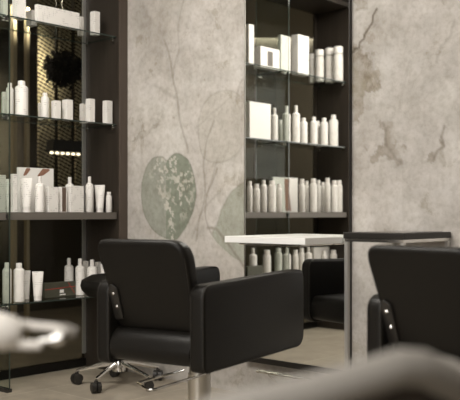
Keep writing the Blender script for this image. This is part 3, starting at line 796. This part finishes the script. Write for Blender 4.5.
# white salon appliance arm on a floor stand, entering from the left
d0 = 1.5
def sp(x, y, dd=0): return sight(x, y, d0+dd)
base = sp(-60, 332); 
ap = tag(empty('hair_processor', (base.x, base.y, 0)), 'blurred white salon appliance arm with prongs at the left edge, near the camera', 'appliance')
def rel(pt): return (pt.x-base.x, pt.y-base.y, pt.z)
bm = bmesh.new(); tube(bm, [(0, 0, .03), (0, 0, .9)], .014, 14); link('pole', bm, M['chrome'], ap)
bm = bmesh.new(); lathe(bm, [(.2, 0), (.2, .012), (.05, .03), (.02, .05)], 36); link('base', bm, M['offwhite'], ap)
bm = bmesh.new(); tube(bm, [rel(sp(-66, 330)), rel(sp(-40, 330)), rel(sp(-5, 331)), rel(sp(12, 333)), rel(sp(20, 335))], [.02, .036, .035, .030, .018], 18); link('arm', bm, M['offwhite'], ap)
bm = bmesh.new(); tube(bm, [rel(sp(10, 322, .02)), rel(sp(35, 326, .02)), rel(sp(58, 328, .02)), rel(sp(66, 332, .02))], [.006, .0075, .0075, .005], 12); link('prong', bm, M['offwhite'], ap)
bm = bmesh.new(); tube(bm, [rel(sp(10, 343)), rel(sp(28, 345)), rel(sp(41, 345))], [.010, .009, .008], 12); link('prong', bm, M['offwhite'], ap)
bm = bmesh.new(); tube(bm, [rel(sp(40, 341, .01)), rel(sp(56, 339, .01))], .005, 12); tube(bm, [rel(sp(53, 340)), rel(sp(62, 337))], .0105, 14); link('chrome_tip', bm, M['chrome'], ap)
bm = bmesh.new(); tube(bm, [rel(sp(62, 329, .05)), rel(sp(76, 333, .05))], [.012, .010], 14); link('grey_tip', bm, M['grey_fabric'], ap)

# ------------------------------------------------------------ what shows through the smoked glass back
VB = 6.5
def bx_behind(x, v=VB): return u_at(x, v)
for (a, b, lab) in ((38, 54, 'left panel of gold perforated screen seen through the smoked glass'), (58.5, 70.5, 'middle panel of gold perforated screen seen through the smoked glass'), (75, 92, 'right panel of gold perforated screen behind the steel profile')):
    bm = bmesh.new(); ua, ub = bx_behind(a), bx_behind(b); box(bm, 0, ub-ua, -.01, .01, 1.12, 3.1)
    o = link('perforated_screen', bm, M['screen'], smooth=False); o.location = (ua, VB, 0)
    tag(o, lab, 'screen', 'gold perforated screens behind the shelving')
for (a, b, lab) in ((11.8, 15.6, 'wider gold metal post nearest the glass divider'), (25.4, 28.2, 'narrower gold metal post beside the perforated screen')):
    bm = bmesh.new(); ua, ub = u_at(a, 5.9), u_at(b, 5.9); box(bm, 0, ub-ua, -.02, .02, 0, 2.72)
    o = link('gold_post', bm, M['gold'], smooth=False); o.location = (ua, 5.9, 0); tag(o, lab, 'post', 'gold posts behind the shelving')
# linear pendant with six bulbs
ua, ub = u_at(49, 5.9), u_at(81, 5.9); r, d = rd((ua+ub)/2, 5.9); zb = H-(153.5-212)*d/F
pn = tag(empty('pendant_lamp', ((ua+ub)/2, 5.9, zb)), 'dark linear pendant lamp with six lit bulbs seen through the glass', 'lamp')
L = (ub-ua)/2
bm = bmesh.new()
prism(bm, rounded([(-L, .01), (L, .01), (L*.93, .11), (-L*.93, .11)], [.01]*4), lambda x, z: (x, -.05, z), lambda x, z: (x, .05, z)); link('shade', bm, M['black_plastic'], pn)
for s in (-.6, .6):
    bm = bmesh.new(); tube(bm, [(s*L, 0, .11), (s*L, 0, 3.095-zb)], .002, 6); link('cable', bm, M['black_plastic'], pn)
for k in range(6):
    bm = bmesh.new(); bmesh.ops.create_uvsphere(bm, u_segments=12, v_segments=8, radius=.015); bmesh.ops.scale(bm, verts=bm.verts, vec=(1.25, 1, .75))
    bmesh.ops.translate(bm, verts=bm.verts, vec=(-L+2*L*(k+.5)/6, 0, 0)); link('bulb', bm, M['bulb'], pn)
# hanging plant
c = Vector((u_at(62, 5.7), 5.7, 0)); r, d = rd(c.x, c.y); c.z = H+(212-68)*d/F
pl = tag(empty('hanging_plant', c), 'dark bushy hanging plant seen through the smoked glass', 'plant')
rng = random.Random(5); bm = bmesh.new()
for i in range(900):
    th_, ph = rng.uniform(0, 2*PI), math.acos(rng.uniform(-1, 1)); rr = rng.random()**.33
    q = Vector((.185*rr*math.sin(ph)*math.cos(th_), -.02+.13*rr*math.sin(ph)*math.sin(th_), .135*rr*math.cos(ph)+(0 if i > 80 else -.04)))
    if i < 60: q = Vector((rng.uniform(-.1, .1), rng.uniform(-.1, .1), rng.uniform(-.16, -.08)))
    s = rng.uniform(.018, .034); e = Matrix.Rotation(rng.uniform(0, 6.3), 3, 'Z') @ Matrix.Rotation(rng.uniform(-1.4, 1.4), 3, 'X') @ Matrix.Rotation(rng.uniform(0, 6), 3, 'Y')
    vs = [bm.verts.new(q+e @ Vector(k)*s) for k in ((-1, 0, 0), (0, -.45, .12), (1.1, 0, 0), (0, .45, .12))]
    bm.faces.new(vs)
link('foliage', bm, M['leaf'], pl)
bm = bmesh.new(); lathe(bm, [(.05, -.05), (.075, .03), (.07, .035)], 20); link('pot', bm, M['black_plastic'], pl)
bm = bmesh.new(); tube(bm, [(0, 0, .02), (0, 0, 3.095-c.z)], .002, 6); link('cord', bm, M['black_plastic'], pl)
